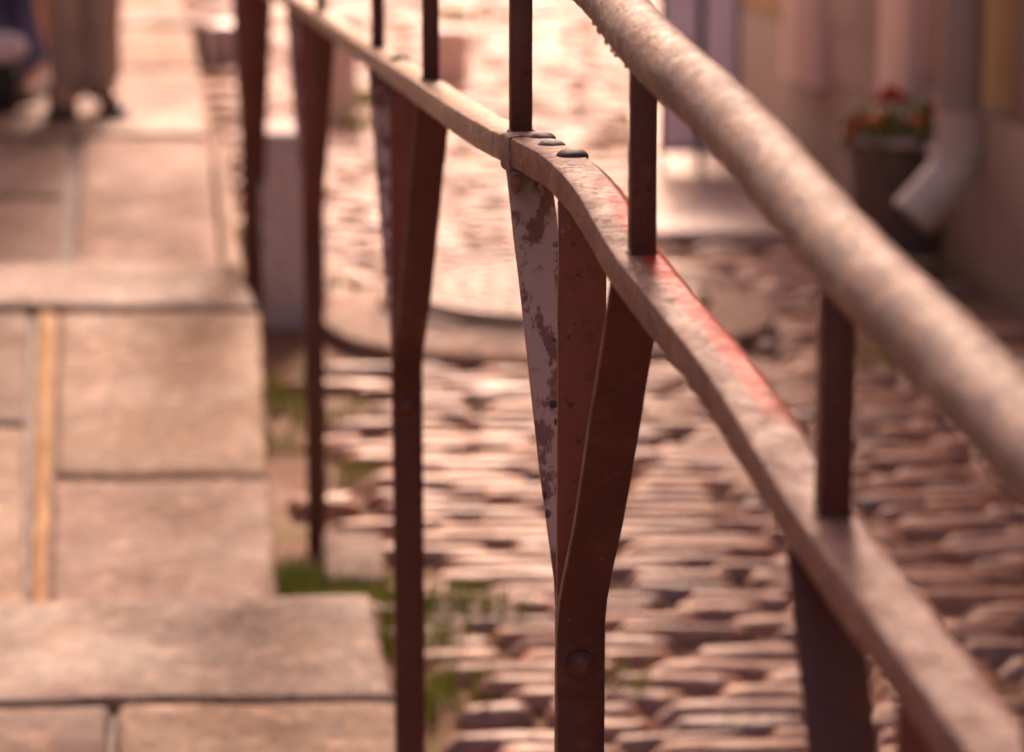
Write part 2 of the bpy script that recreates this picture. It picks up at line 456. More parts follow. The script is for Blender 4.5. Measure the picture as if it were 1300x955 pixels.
# ------------------------------------------------------------------ grass
GRASS = M('short green grass'); GRASS.col(GRASS.ramp(GRASS.noise(6, 3), [(.3, (.20, .25, .035)), (.7, (.40, .43, .09))]))
GRASS.b.inputs['Roughness'].default_value = .5
try: GRASS.b.inputs['Transmission Weight'].default_value = .0
except Exception: pass
bm = bmesh.new(); rnd = random.Random(11)
tufts = [(375, 745, .10, 260), (400, 738, .09, 200), (440, 752, .09, 220), (485, 760, .07, 120), (370, 715, .07, 90), (488, 800, .06, 90), (560, 755, .075, 150), (585, 765, .07, 120), (565, 800, .06, 80),
         (348, 480, .07, 90), (352, 500, .07, 80), (350, 545, .06, 50), (415, 520, .05, 50), (440, 590, .05, 50), (1100, 440, .08, 80), (1115, 452, .06, 50), (463, 128, .10, 150),
         (466, 155, .08, 80), (583, 20, .10, 110), (425, 355, .05, 60), (762, 855, .05, 50), (560, 850, .05, 60), (555, 880, .06, 60), (280, 300, .05, 40), (740, 500, .04, 30), (700, 345, .0, 0)]
for px, py, r, n in tufts:
    c = G(px, py)
    for k in range(n):
        a = rnd.uniform(0, 6.28); q = r * 1.5 * rnd.random() ** .7
        x, y = c.x + q * math.cos(a), c.y + q * math.sin(a)
        if x < stair_edge(y) - .005 and py > 60: continue
        h = rnd.uniform(.018, .055) * (1.5 if py < 170 else 1); w = rnd.uniform(.0022, .004) * (1.6 if py < 170 else 1)
        d = rnd.uniform(0, 6.28); ln = rnd.uniform(.1, .9) * h
        b = Vector((x, y, gz(x, y) - .035)); s = Vector((math.cos(d), math.sin(d), 0)); t = Vector((-s.y, s.x, 0))
        p = [b - t * w, b + t * w, b + t * w * .8 + s * ln * .3 + Vector((0, 0, h * .65)), b - t * w * .8 + s * ln * .3 + Vector((0, 0, h * .65)), b + s * ln + Vector((0, 0, h + .01))]
        v = [bm.verts.new(i) for i in p]
        bm.faces.new((v[0], v[1], v[2], v[3])); bm.faces.new((v[3], v[2], v[4]))
tag(obj('grass', bm, GRASS.m, None), 'green grass tufts growing between the cobbles and beside the stepped path', 'grass', kind='stuff')

# ------------------------------------------------------------------ railing
KEY = [(1420, 1130, 1.40), (1218, 863, 1.59), (1057, 650, 1.81), (932, 464, 2.05), (815, 320, 2.30), (757, 231, 2.48), (728, 201, 2.57), (694, 181, 2.68), (661, 166, 2.80), (549, 101, 3.58), (480, 58, 4.42), (408, 12, 5.7), (385, -3, 6.1), (320, -25, 8.2)]
RT = [P(*k) for k in KEY]                       # centre of the rail's top face
back = RT[0] + (RT[0] - RT[1]) * 5.5
fore = RT[-1] + (RT[-1] - RT[-2]) * 1.0
railp = catmull([back] + RT + [fore], 14)
base = Vector((RT[5].x, RT[5].y, gz(0, RT[5].y)))
rail = empty('iron_railing', base, 'red brown iron railing with worn beige rails and splayed flat bar posts', 'railing')
def rail_at(zc):            # centre of top face at a given depth y
    best = min(railp, key=lambda p: abs(p.y - zc)); i = railp.index(best)
    j = i + 1 if (railp[min(i+1, len(railp)-1)].y - zc) * (best.y - zc) <= 0 else i - 1
    j = max(0, min(len(railp) - 1, j)); q = railp[j]
    t = 0 if abs(q.y - best.y) < 1e-6 else (zc - best.y) / (q.y - best.y)
    return best.lerp(q, t)
def rail_yaw(y):
    a, b = rail_at(y - .06), rail_at(y + .06); d = b - a
    return math.atan2(-d.x, d.y)
RW, RH = .038, .024
seg = (railp[60] - railp[20])
bpt = P(800, 300, 2.34)
k_sl = (RT[5].x - RT[1].x) / (RT[5].y - RT[1].y)
RAILM = mat_rail(P(0, 560, 1.93).y - base.y, P(0, 215, 2.52).y - base.y, .42, .66, .30)
RAILF = mat_rail(90, 91, .26, .46, .6, 'wet worn beige rail paint')
# split at the lap joint
ji = min(range(len(railp)), key=lambda i: (railp[i] - P(668, 168, 2.775)).length)
prof = [(.0095, 0), (.0105, -.0006), (.0178, -.0062), (.019, -.0085), (.019, -.018), (.0165, -.0225), (.012, -.024), (-.015, -.024), (-.0182, -.0228), (-.0192, -.0205),
        (-.0194, -.010), (-.0193, -.0022), (-.0186, -.0007), (-.0170, 0), (-.009, .0002), (-.003, .0003), (.003, .0003)]
def densify(p, step=.012):
    out = []
    for a, b in zip(p, p[1:]):
        n = max(1, min(10, int((b - a).length / step)))
        for k in range(n): out.append(a.lerp(b, k / n))
    return out + [p[-1]]
bm = bmesh.new(); sweep(bm, densify(railp[:ji + 1]), prof, jitter=.0007)
mid1 = obj('mid_rail', bm, RAILM, rail, label='near length of the flat mid rail with bared red undercoat', angle=28)
bm = bmesh.new(); sweep(bm, densify([p - Vector((0, 0, .0015)) for p in railp[ji:]]), [(a * .97, b * .97) for a, b in prof], jitter=.0007)
mid2 = obj('mid_rail', bm, RAILF, rail, label='far length of the flat mid rail sloping down the street', angle=28)
# lap strap under the joint
bm = bmesh.new()
lp = railp[ji - 5:ji + 1]
sweep(bm, densify(lp, .004), [(a * 1.07, b * 1.07 + (.0010 if b > -.012 else -.0025)) for a, b in prof], jitter=.0006)
o_ = obj('joint_strap', bm, RAILM, rail, angle=50)
# curled lug at the joint
bm = bmesh.new()
jc = railp[ji - 4] - Vector((RW * .36, 0, RH + .004))
cv = [jc + Vector((.0, .022, .004)), jc + Vector((.0, .014, -.008)), jc + Vector((0, 0, -.012)), jc + Vector((0, -.014, -.009)), jc + Vector((0, -.022, .002))]
sweep(bm, catmull(cv, 5), circ(.0042, 10), up=Vector((1, 0, 0)))
obj('joint_lug', bm, RAILM, rail)
# handrail
HRISE = .139
hp = [p + Vector((0, 0, HRISE)) for p in railp]
bm = bmesh.new(); sweep(bm, densify(hp, .02), circ(.0198, 28), jitter=.0011)
handrail = obj('handrail', bm, HAND, rail, angle=60)
# water drops hanging under the handrail
WATER = M('water drop', .02); WATER.b.inputs['Base Color'].default_value = (.75, .65, .7, 1); WATER.b.inputs['Transmission Weight'].default_value = 1; WATER.b.inputs['IOR'].default_value = 1.33
for yy in (2.19, 2.222, 2.238, 2.262, 2.275, 2.298, 2.31, 2.332, 2.351, 2.372, 2.39):
    da = R(random.uniform(42, 62)); c = rail_at(yy) + Vector((0, 0, HRISE)) + Vector((-.0200 * math.cos(da), 0, -.0200 * math.sin(da)))
    bm = bmesh.new(); rr = random.uniform(.0011, .0021)
    bmesh.ops.create_uvsphere(bm, u_segments=10, v_segments=8, radius=rr, matrix=Matrix.Translation(c) @ Matrix.Diagonal((1, 1, 1.35, 1)))
    obj('water_drop', bm, WATER.m, handrail)
# uprights between mid rail and handrail
for px, py, z in ((1057, 650, 1.81), (815, 320, 2.30), (661, 166, 2.80), (546, 101, 3.60), (478, 58, 4.42), (408, 12, 5.7), (372, -10, 6.45), (1330, 1010, 1.48)):
    y0 = P(px, py, z).y; a = rail_at(y0); bm = bmesh.new()
    box(bm, a + Vector((0, 0, HRISE / 2 - .012)), (.0165, .0165, HRISE + .012), rail_yaw(y0)); bevel(bm, .0012, 2)
    for v in bm.verts: v.co += Vector(noise.noise_vector(v.co * 60)) * .0003
    u = obj('upright', bm, IRON, rail)
    bm = bmesh.new(); lathe(bm, a - Vector((0, 0, .001)), [(.0112, 0), (.0112, .0010), (.0098, .002), (.0085, .003)], 4 * 5)
    obj('weld_bead', bm, IRON, u)
# domed rivets on the mid rail
def rivet(p, r, h, nrm, parent):
    bm = bmesh.new()
    pr = [(r * 1.0, -.002), (r * 1.02, .0008), (r * .93, h * .38), (r * .72, h * .68), (r * .42, h * .9), (r * .15, h)]
    lathe(bm, (0, 0, 0), pr, 24)
    for v in bm.verts: v.co += Vector(noise.noise_vector(v.co * 110 + p * 9)) * .0007
    q = Vector((0, 0, 1)).rotation_difference(nrm).to_matrix().to_4x4()
    bmesh.ops.transform(bm, verts=bm.verts, matrix=Matrix.Translation(p) @ q)
    obj('rivet', bm, RIVET, parent)
for px, py, z, r, hh, par in ((688, 176, 2.725, .0105, .0052, mid1), (700, 184, 2.66, .0105, .0050, mid1), (727, 199, 2.585, .0118, .0064, mid1), (508, 76, 4.05, .012, .006, mid2)):
    y0 = P(px, py, z).y; a = rail_at(y0); d = (rail_at(y0 + .03) - rail_at(y0 - .03)).normalized()
    nrm = d.cross(Vector((-1, 0, 0))).normalized()
    if nrm.z < 0: nrm = -nrm
    x = (px - 650) / F * z
    rivet(Vector((min(a.x + .012, max(a.x - .012, x)), a.y, a.z - .0005)), r, hh, nrm, par)

def flatbar(bm, pts, w, th, yaw):
    """strip whose width lies across the railing"""
    ac = Vector((math.cos(yaw), math.sin(yaw), 0)); rings = []
    for i, p in enumerate(pts):
        t = (pts[min(i+1, len(pts)-1)] - pts[max(i-1, 0)]).normalized(); nrm = ac.cross(t).normalized()
        rings.append([bm.verts.new(p + ac * a * w / 2 + nrm * b * th / 2 + Vector(noise.noise_vector(p * 25 + ac * a)) * .0006) for a, b in ((1, 1), (-1, 1), (-1, -1), (1, -1))])
    for a, b in zip(rings, rings[1:]):
        for k in range(4): bm.faces.new((a[k], a[(k+1) % 4], b[(k+1) % 4], b[k]))
    bm.faces.new(rings[0][::-1]); bm.faces.new(rings[-1])
    bmesh.ops.recalc_face_normals(bm, faces=bm.faces); bevel(bm, min(.0016, th * .2), 2, 50)
def post(zc, px, near, far, w=.035, drop=.345, foot=None, lower_w=None, xoff=0, worn=True):
    ref = P(px, 477, zc); y = P(px, 250, zc).y
    a = rail_at(y) + Vector((xoff, 0, -RH)); yaw = rail_yaw(y)
    g = gz(a.x, y) if foot is None else foot
    root = empty('post', Vector((a.x, y, g)) - base); root.parent = rail
    j = a + Vector((0, 0, -drop))
    lw = lower_w or w
    # vertical bar
    bm = bmesh.new()
    pts = [Vector((a.x, y, j.z - .01 + (a.z - j.z + .014) * k / 8)) for k in range(9)]
    flatbar(bm, pts, w, .008, yaw); obj('centre_bar', bm, IRON2, root)
    bm = bmesh.new()
    n = 14; pts = [Vector((a.x, y, g - .06 + (j.z + .012 - g + .06) * k / n)) for k in range(n + 1)]
    flatbar(bm, pts, lw, .018, yaw); obj('lower_bar', bm, IRON, root)
    for dy, mt, nm in ((near, IRON, 'near'), (far, WORN if worn else IRON, 'far')):
        if not dy: continue
        b = rail_at(y + dy) + Vector((xoff, 0, -RH + .004))
        s = -1 if dy < 0 else 1
        off = .0135 * s
        p0 = Vector((a.x, y + off, j.z - .05)); p1 = Vector((a.x, y + off, j.z + .0))
        top_ = Vector((b.x, b.y, b.z))
        knee = p1.lerp(top_, .33); k2 = p1.lerp(top_, .66)
        bm = bmesh.new(); flatbar(bm, catmull([p0, p1, knee, k2, top_], 4), w, .008, rail_yaw(y + dy))
        obj('splayed_bar', bm, mt, root, label='near splayed bar, dark' if dy < 0 else ('far splayed bar with peeling pale patches' if worn else 'far splayed bar, dark'))
    # bolt through the three bars
    bm = bmesh.new(); lathe(bm, (0, 0, 0), [(.0115, 0), (.0115, .002), (.0085, .006), (.004, .0075)], 18)
    bmesh.ops.transform(bm, verts=bm.verts, matrix=Matrix.Translation((a.x, y - .0175, j.z - .025)) @ Matrix.Rotation(R(90), 4, 'X'))
    obj('bolt', bm, IRON, root)
    return root
post(1.57, 1250, -.24, .225, foot=None, worn=False)
post(2.54, 726, -.232, .235, drop=.322)
post(4.0, 514, -.40, .40, w=.0345)
post(6.05, 385, -.36, .38, w=.033, drop=.378)
post(8.2, 315, -.50, .45, w=.058, drop=.39, lower_w=.056, worn=False, xoff=-.01)

# ------------------------------------------------------------------ stone bollards
BOLL = mat_stone('pale granite bollard', (.74, .60, .59), (.82, .68, .66), rough=(.5, .7), wamt=.08)
def bollard(px, py, w, h, lbl, d=None):
    c = G(px, py); bm = bmesh.new()
    box(bm, c + Vector((0, w / 2, h / 2 - .04)), (w, d or w, h + .08), R(4)); bevel(bm, .012, 3)
    bmesh.ops.subdivide_edges(bm, edges=bm.edges, cuts=2, use_grid_fill=True)
    for v in bm.verts: v.co += Vector(noise.noise_vector(v.co * 7)) * .004
    tag(obj('stone_bollard', bm, BOLL, None, at=c), lbl, 'bollard', 'stone bollards along the street edge')
bollard(371, 398, .152, .425, 'tallest and nearest pale stone bollard, just beyond the step beside the posts')
bollard(433, 152, .098, .34, 'slim pale stone bollard farther down the street with grass at its foot')
bollard(572, 98, .125, .17, 'low stone bollard farthest down the lit cobbled street')
bm = bmesh.new(); c = G(232, 78)
box(bm, c + Vector((0, .1, .06)), (.17, .2, .16), R(3)); bevel(bm, .012, 3)
tag(obj('stone_block', bm, STONE3, None, at=c), 'low brown stone block at the edge of the lit path far left', 'stone block')
bm = bmesh.new(); c = G(284, 80)
box(bm, c + Vector((0, .12, .06)), (.10, .2, .15), R(-3)); bevel(bm, .012, 3)
tag(obj('stone_block', bm, mat_plain('bluish grey stone', (.33, .28, .34), .4, .15), None, at=c), 'small bluish grey stone block beside the far left brown block', 'stone block')

# ------------------------------------------------------------------ building on the right
OCH = mat_plain('ochre plaster', (.50, .34, .16), .8, .12, 3, .004)
PLI = mat_plain('brown grey plaster plinth', (.28, .20, .165), .7, .12, 2.5, .006)
FRM = mat_plain('pale painted door surround', (.82, .64, .59), .5, .08, 6, .001)
DOOR = mat_plain('grey painted door', (.46, .37, .33), .5, .1, 5, .001)
y0w, y1w = -4.0, 11.75
A_ = Vector((wall_x(y0w), y0w, 0)); B_ = Vector((wall_x(y1w), y1w, 0)); dw = (B_ - A_).normalized(); nw = Vector((-dw.y, dw.x, 0))  # towards the street
if nw.x > 0: nw = -nw
bl = empty('building', Vector((A_.x, 6, gz(0, 6))), 'ochre plastered house with brown plinth along the right side of the street', 'building')
yaww = math.atan2(dw.y, dw.x)
def wbox(s0, s1, z0, z1, out, depth, name, mat, parent, bv=.004, lbl=None):
    """box along the wall, s = distance before the far corner, z relative to street there"""
    bm = bmesh.new(); c0 = B_ - dw * s0; c1 = B_ - dw * s1
    g0, g1 = gz(0, c0.y), gz(0, c1.y)
    pts = []
    for c, g in ((c0, g0), (c1, g1)):
        for o in (out, out - depth):
            for z in (z0, z1):
                pts.append(bm.verts.new(Vector((c.x, c.y, g + z)) + nw * o))
    bmesh.ops.convex_hull(bm, input=pts)
    bmesh.ops.dissolve_limit(bm, angle_limit=R(2), verts=bm.verts, edges=bm.edges)
    bevel(bm, bv, 2)
    return obj(name, bm, mat, parent, label=lbl)
L = (B_ - A_).length
def s_of(px):
    u = (px - 650) / F
    # point on the wall line where x = u * z with z ~ y/cp
    y = (.72 + 11.0 * .182) / (u / cp * 1.012 + .182); return (B_ - Vector((wall_x(y), y, 0))).length
wbox(0, L, -.3, .42, .03, 6, 'plinth', PLI, bl)
wbox(s_of(1278), L, .42, .95, .03, .2, 'plinth', PLI, bl)
wbox(.02, L, .42, 5.6, 0, 5.9, 'wall', OCH, bl)
wbox(-.25, L, 5.6, 5.75, .35, 6.6, 'eaves', FRM, bl)
# roof
bm = bmesh.new()
zt = gz(0, 3) + 5.76
for s, fx in ((-.3, 1), (L, 1)):
    c = B_ - dw * s
    for o, z in ((.4, -.02), (-3, 1.9), (-6.4, -.02)):
        bm.verts.new(Vector((c.x, c.y, gz(0, c.y) + 5.78 + z)) + nw * o)
bmesh.ops.convex_hull(bm, input=bm.verts)
obj('roof', bm, mat_plain('red clay roof', (.28, .09, .05), .7, .3, 8, .01), bl)
# door in pale surround: photographed between x=1010 and x=1170
sa, sb, sc_, sd_ = s_of(1010), s_of(1050), s_of(1132), s_of(1168)
dr = wbox(sb, sc_, .34, 2.3, .045, .07, 'door', DOOR, bl, .003)
wbox(sa, sb, .30, 2.42, .075, .11, 'door_frame', FRM, dr)
wbox(sc_, sd_, .30, 2.42, .075, .11, 'door_frame', FRM, dr)
wbox(sb, sc_, 2.3, 2.42, .073, .11, 'door_frame', FRM, dr)
for zz in (.5, 1.35): wbox(sb + .05, sc_ - .05, zz, zz + .7, .055, .02, 'door_panel', DOOR, dr, .006)
bm = bmesh.new(); hpnt = B_ - dw * (sb + .05)
lathe(bm, Vector((hpnt.x, hpnt.y, gz(0, hpnt.y) + 1.3)) + nw * .09, [(.008, -.02), (.02, -.012), (.02, .012), (.008, .02)], 12)
obj('handle', bm, RIVET, dr)
for s in (sd_ + 1.9, sd_ + 4.4):
    w_ = wbox(s, s + .95, 1.2, 2.6, .035, .08, 'window', FRM, bl, .005)
    for k in (0, 1): wbox(s + .07 + k * .42, s + .46 + k * .42, 1.27, 2.53, .04, .02, 'pane', mat_plain('dark glass', (.05, .05, .06), .1, .1), w_, .002)
# downpipe with shoe
PIPE = mat_plain('grey brown painted pipe', (.36, .28, .25), .42, .12, 10, .001)
sp = s_of(1242); pb = B_ - dw * sp; gp = gz(0, pb.y)
pc = Vector((pb.x, pb.y, 0)) + nw * .085
pz = lambda h: Vector((pc.x, pc.y, gp + h))
bm = bmesh.new(); sweep(bm, [pz(.38), pz(1.5), pz(3), pz(5.55)], circ(.055, 24), up=Vector((0, 1, 0)))
pipe = obj('downpipe', bm, PIPE, bl)
bm = bmesh.new()
out_d = Vector((-.96, -.28, 0)).normalized()
cv = [pz(.42), pz(.33), pz(.27) + out_d * .015, pz(.235) + out_d * .045, pz(.16) + out_d * .115]
rings = sweep(bm, catmull(cv, 5), circ(.060, 24), up=Vector((0, 1, 0)), cap=False)
bmesh.ops.solidify(bm, geom=bm.faces[:], thickness=.004)
obj('outlet_shoe', bm, mat_plain('pale worn zinc', (.56, .47, .41), .4, .15, 14, .001), pipe)
for h in (.75, 2.4, 4.2):
    bm = bmesh.new(); lathe(bm, pz(h), [(.058, -.02), (.063, -.018), (.063, .018), (.058, .02)], 24); obj('pipe_clip', bm, IRON, pipe)

# ------------------------------------------------------------------ house added out of view left of the steps, blocks sky light
added_house = empty('house', Vector((-2.6, 3, gz(0, 3))), 'plain house added unseen left of the stepped path to hold back sky light', 'house')
def lbox(x0, x1, ya, yb, za, zb, name, mat, parent, bv=.004):
    bm = bmesh.new(); box(bm, ((x0 + x1) / 2, (ya + yb) / 2, (za + zb) / 2), (x1 - x0, yb - ya, zb - za)); bevel(bm, bv, 2); return obj(name, bm, mat, parent)
LW = mat_plain('dusky plaster', (.16, .10, .075), .85, .2, 3, .006)
lbox(-8, -2.55, -5, 12.5, -.8, 3.7, 'wall', LW, added_house)
lbox(-8.3, -2.3, -5.3, 12.8, 3.7, 3.85, 'eaves', FRM, added_house)
for yy in (1.0, 4.2, 7.4, 10.4):
    w_ = lbox(-2.6, -2.52, yy, yy + .9, 1.6, 3.0, 'window', FRM, added_house)
    lbox(-2.6, -2.512, yy + .07, yy + .83, 1.67, 2.93, 'pane', mat_plain('dark window glass', (.05, .05, .06), .1, .1), w_, .002)

# ------------------------------------------------------------------ flower bucket
c = G(1140, 322); c.z += .012
fb = empty('flower_bucket', c, 'grey metal bucket of red and orange flowers standing before the building', 'flower pot')
ZN = mat_plain('dark galvanised bucket', (.12, .09, .088), .42, .2, 14, .001, .3)
bm = bmesh.new()
lathe(bm, c, [(.085, 0), (.09, .004), (.112, .27), (.119, .272), (.121, .282), (.117, .288), (.108, .284), (.104, .24)], 40)
pot = obj('bucket', bm, ZN, fb)
bm = bmesh.new(); lathe(bm, c, [(.121, .278), (.124, .281), (.124, .287), (.121, .290)], 40); obj('rim', bm, mat_plain('bright zinc rim', (.42, .37, .40), .3, .1, 20, 0, .6), pot)
bm = bmesh.new(); bmesh.ops.create_uvsphere(bm, u_segments=14, v_segments=10, radius=.013, matrix=Matrix.Translation(c + Vector((.045, -.118, .272))))  # pale ball added by the rim, its colour stands in for a glint
obj('rim_glint_ball', bm, mat_plain('pale lavender glint', (.85, .76, .86), .2, .05, 20, 0), pot)
bm = bmesh.new(); lathe(bm, c, [(.02, .22), (.103, .262), (.09, .268), (.03, .272)], 24); obj('soil', bm, MUD, fb)
LEAF = M('flower foliage'); LEAF.col(LEAF.ramp(LEAF.noise(20, 3), [(.3, (.08, .12, .02)), (.7, (.24, .23, .04))]))
rnd = random.Random(5)
def leafcloud(n, rad, h0, h1, s0, s1, pick=None, sub=None):
    bm = bmesh.new()
    for k in range(n):
        a = rnd.uniform(0, 6.28); q = rad * math.sqrt(rnd.random()); z = h0 + (h1 - h0) * rnd.random() * (1 - .5 * (q / rad) ** 2)
        p = c + Vector((q * math.cos(a), q * math.sin(a), z)); s = rnd.uniform(s0, s1)
        d = Vector((rnd.gauss(0, 1), rnd.gauss(0, 1), rnd.gauss(.4, .7))).normalized(); e = d.orthogonal().normalized(); f = d.cross(e)
        v = [bm.verts.new(p + e * s * math.cos(t) * 1.2 + f * s * .65 * math.sin(t) + d * s * .2 * math.cos(2 * t)) for t in [i * math.pi / 3 for i in range(6)]]
        bm.faces.new(v)
    return bm
obj('foliage', leafcloud(420, .125, .25, .355, .008, .016), LEAF.m, fb)
RED = mat_plain('red petals', (.50, .035, .04), .6, .2, 30, 0); ORA = mat_plain('orange petals', (.52, .14, .03), .6, .2, 30, 0)
for k, (fx, fy, fz, mt) in enumerate([(-.03, -.05, .40, RED), (-.045, -.04, .375, RED), (-.015, -.06, .385, RED), (.06, -.05, .355, RED), (.09, -.04, .35, RED), (.10, -.06, .315, ORA), (.075, -.08, .33, RED), (-.08, -.06, .325, ORA), (-.10, -.04, .315, ORA), (-.06, -.08, .335, ORA), (-.11, -.07, .30, ORA), (.02, -.09, .335, ORA)]):
    fc = c + Vector((fx, fy, fz)); bm = bmesh.new()
    for q in range(26):
        d = Vector((rnd.gauss(0, 1), rnd.gauss(0, 1), rnd.gauss(.2, .8))).normalized(); e = d.orthogonal().normalized(); f = d.cross(e); p = fc + d * rnd.uniform(.004, .015)
        bm.faces.new([bm.verts.new(p + e * .011 * math.cos(t) + f * .009 * math.sin(t)) for t in [i * math.pi / 3 for i in range(6)]])
    fl = obj('flower', bm, mt, fb)
    bm = bmesh.new(); sweep(bm, [c + Vector((fx * .5, fy * .5, .25)), c + Vector((fx * .8, fy * .8, (fz + .25) / 2)), fc], circ(.0018, 6), up=Vector((0, 1, 0))); obj('stem', bm, LEAF.m, fl)

fb.scale = (1.28, 1.28, 1.06)

# ------------------------------------------------------------------ standing board
c = G(884, 222); c.z += .012
BLK = mat_plain('black metal frame', (.03, .022, .02), .4, .2, 20, 0); PAN = mat_plain('pale lavender board', (.80, .72, .84), .35, .04, 8, 0)
bd = empty('standing_board', c, 'pale two-panelled board on dark legs standing at the building corner', 'board')
k = P(0, 0, 0); zc = c.y / cp
mpp = zc / F
xl, xm, xr = -46 * mpp, 4 * mpp, 50 * mpp
hb, ht = .07, .555
for a, b in ((xl + .006, xm - .010), (xm + .010, xr - .006)):
    bm = bmesh.new(); box(bm, c + Vector(((a + b) / 2, 0, (hb + ht) / 2)), (b - a, .012, ht - hb)); bevel(bm, .002); obj('panel', bm, PAN, bd)
for x, w in ((xl, .012), (xm, .020), (xr, .012)):
    bm = bmesh.new(); box(bm, c + Vector((x, 0, ht / 2)), (w, .022, ht)); bevel(bm, .002); obj('frame_post', bm, BLK, bd)
for z, w in ((hb - .006, .012), (ht + .02, .05)):
    bm = bmesh.new(); box(bm, c + Vector(((xl + xr) / 2, 0, z)), (xr - xl + .03, .03, w)); bevel(bm, .002); obj('frame_bar', bm, BLK, bd)
for x in (xl + .02, xr - .02):
    bm = bmesh.new(); sweep(bm, [c + Vector((x, .02, ht)), c + Vector((x, .26, 0))], circ(.008, 8), up=Vector((1, 0, 0))); obj('leg', bm, BLK, bd)

# ------------------------------------------------------------------ people (only the lower legs come into the picture)
def skin(name, verts, edges, rad, mat, parent, sub=2, root=0):
    me = bpy.data.meshes.new(name); me.from_pydata([tuple(v) for v in verts], edges, []); me.materials.append(mat)
    o = bpy.data.objects.new(name, me); C.objects.link(o); o.parent = parent
    sk = o.modifiers.new('skin', 'SKIN'); sk.use_smooth_shade = True
    ensure = me.skin_vertices[0].data if me.skin_vertices else None
    if ensure is None:
        bm = bmesh.new(); bm.from_mesh(me); bm.verts.layers.skin.verify(); bm.to_mesh(me); bm.free()
    for i, r in enumerate(rad):
        d = me.skin_vertices[0].data[i]; d.radius = r if isinstance(r, tuple) else (r, r); d.use_root = (i == root)
    sb = o.modifiers.new('sub', 'SUBSURF'); sb.levels = sub; sb.render_levels = sub
    dg = bpy.context.evaluated_depsgraph_get(); ev = o.evaluated_get(dg)
    m2 = bpy.data.meshes.new_from_object(ev); m2.name = name; o.modifiers.clear(); o.data = m2
    for p in m2.polygons: p.use_smooth = True
    return o
SKIN = mat_plain('skin', (.50, .30, .22), .5, .06, 10, 0); HAIR = mat_plain('brown hair', (.06, .035, .02), .6, .3, 40, .002)
SHOE = mat_plain('dark leather shoe', (.05, .035, .03), .4, .2, 20, 0)
def person(loc, yaw, label, trouser, top, legr, hairlen, stance=1.0):
    root = empty('person', loc, label, 'person'); root.rotation_euler.z = yaw
    V = []; E = []; Rr = []
    def add(p, r, par=None):
        V.append(Vector(p)); Rr.append(r)
        if par is not None: E.append((par, len(V) - 1))
        return len(V) - 1
    pel = add((0, 0, .93), (.14, .10)); wst = add((0, 0, 1.08), (.125, .09), pel); ch = add((0, .01, 1.30), (.155, .105), wst)
    nk0 = add((0, .01, 1.44), (.075, .065), ch); nk = add((0, -.005, 1.50), (.052, .055), nk0); hd = add((0, -.015, 1.57), (.068, .08), nk); hd2 = add((0, -.01, 1.65), (.077, .092), hd); hd3 = add((0, 0, 1.715), (.05, .06), hd2)
    for s in (-1, 1):
        hip = add((s * .085, 0, .86), .085, pel); kn = add((s * .075, -.015, .49), .056, hip); an = add((s * .07, .01, .10), .036, kn); ft = add((s * .075, -.06, .045), (.038, .03), an); add((s * .08, -.15, .03), (.036, .022), ft)
        sh = add((s * .165, .01, 1.39), .055, ch); el = add((s * .23, .03, 1.12), .040, sh); wr = add((s * .22, -.05, .89), .026, el)
        pm = add((s * .215, -.065, .84), (.022, .032), wr)
        for q, (dy, ln) in enumerate(((-.030, .062), (-.010, .072), (.010, .067), (.028, .052))):
            k1 = add((s * .212, -.068 + dy, .805), .0088, pm); k2 = add((s * .206, -.072 + dy, .805 - ln * .55), .0082, k1); add((s * .194, -.074 + dy, .805 - ln), .0072, k2)
        t1 = add((s * .200, -.10, .845), .0105, pm); add((s * .188, -.118, .815), .009, t1)
    body = skin('body', V, E, Rr, SKIN, root)
    # face
    def ell(name, p, sz, mat, par=None):
        bm = bmesh.new(); bmesh.ops.create_uvsphere(bm, u_segments=14, v_segments=10, radius=1, matrix=Matrix.Translation(p) @ Matrix.Diagonal((*sz, 1)))
        me = bpy.data.meshes.new(name); bm.to_mesh(me); bm.free(); me.materials.append(mat)
        for f in me.polygons: f.use_smooth = True
        o = bpy.data.objects.new(name, me); C.objects.link(o); o.parent = par or root; return o
    WH = mat_plain('eye', (.12, .08, .06), .2, .1)
    for s in (-1, 1):
        ell('eye', (s * .03, -.088, 1.628), (.011, .007, .007), WH); ell('ear', (s * .078, 0, 1.615), (.010, .018, .03), SKIN)
    ell('nose', (0, -.102, 1.60), (.012, .018, .022), SKIN); ell('mouth', (0, -.090, 1.562), (.024, .008, .006), RED)
    bm = bmesh.new(); bmesh.ops.create_icosphere(bm, subdivisions=4, radius=1, matrix=Matrix.Translation((0, .018, 1.655 - hairlen / 2)) @ Matrix.Diagonal((.093, .105, .11 + hairlen / 2, 1)))
    bmesh.ops.delete(bm, geom=[v for v in bm.verts if v.co.y < -.055 and v.co.z < 1.68], context='VERTS')
    for v in bm.verts: v.co += Vector(noise.noise_vector(v.co * 30)) * .006
    me = bpy.data.meshes.new('hair'); bm.to_mesh(me); bm.free(); me.materials.append(HAIR); o = bpy.data.objects.new('hair', me); C.objects.link(o); o.parent = root
    # trousers: waist and two loose legs ending above the shoes
    V2 = [Vector((0, 0, 1.02)), Vector((0, 0, .90))]; E2 = [(0, 1)]; R2 = [(.145, .11), (.155, .12)]
    for s in (-1, 1):
        b = 1
        for x, y, z, r in ((.085, 0, .78, legr + .022), (.072, -.012, .50, legr + .008), (.050, 0, .28, legr + .020), (.043, .0, .02, legr + .022)):
            V2.append(Vector((s * x, y, z))); R2.append(r); E2.append((b, len(V2) - 1)); b = len(V2) - 1
    tr = skin('trousers', V2, E2, R2, trouser, root)
    for v in tr.data.vertices:
        k = noise.noise_vector(Vector((v.co.x * 9, v.co.y * 9, v.co.z * 5))); v.co += Vector(k) * .010
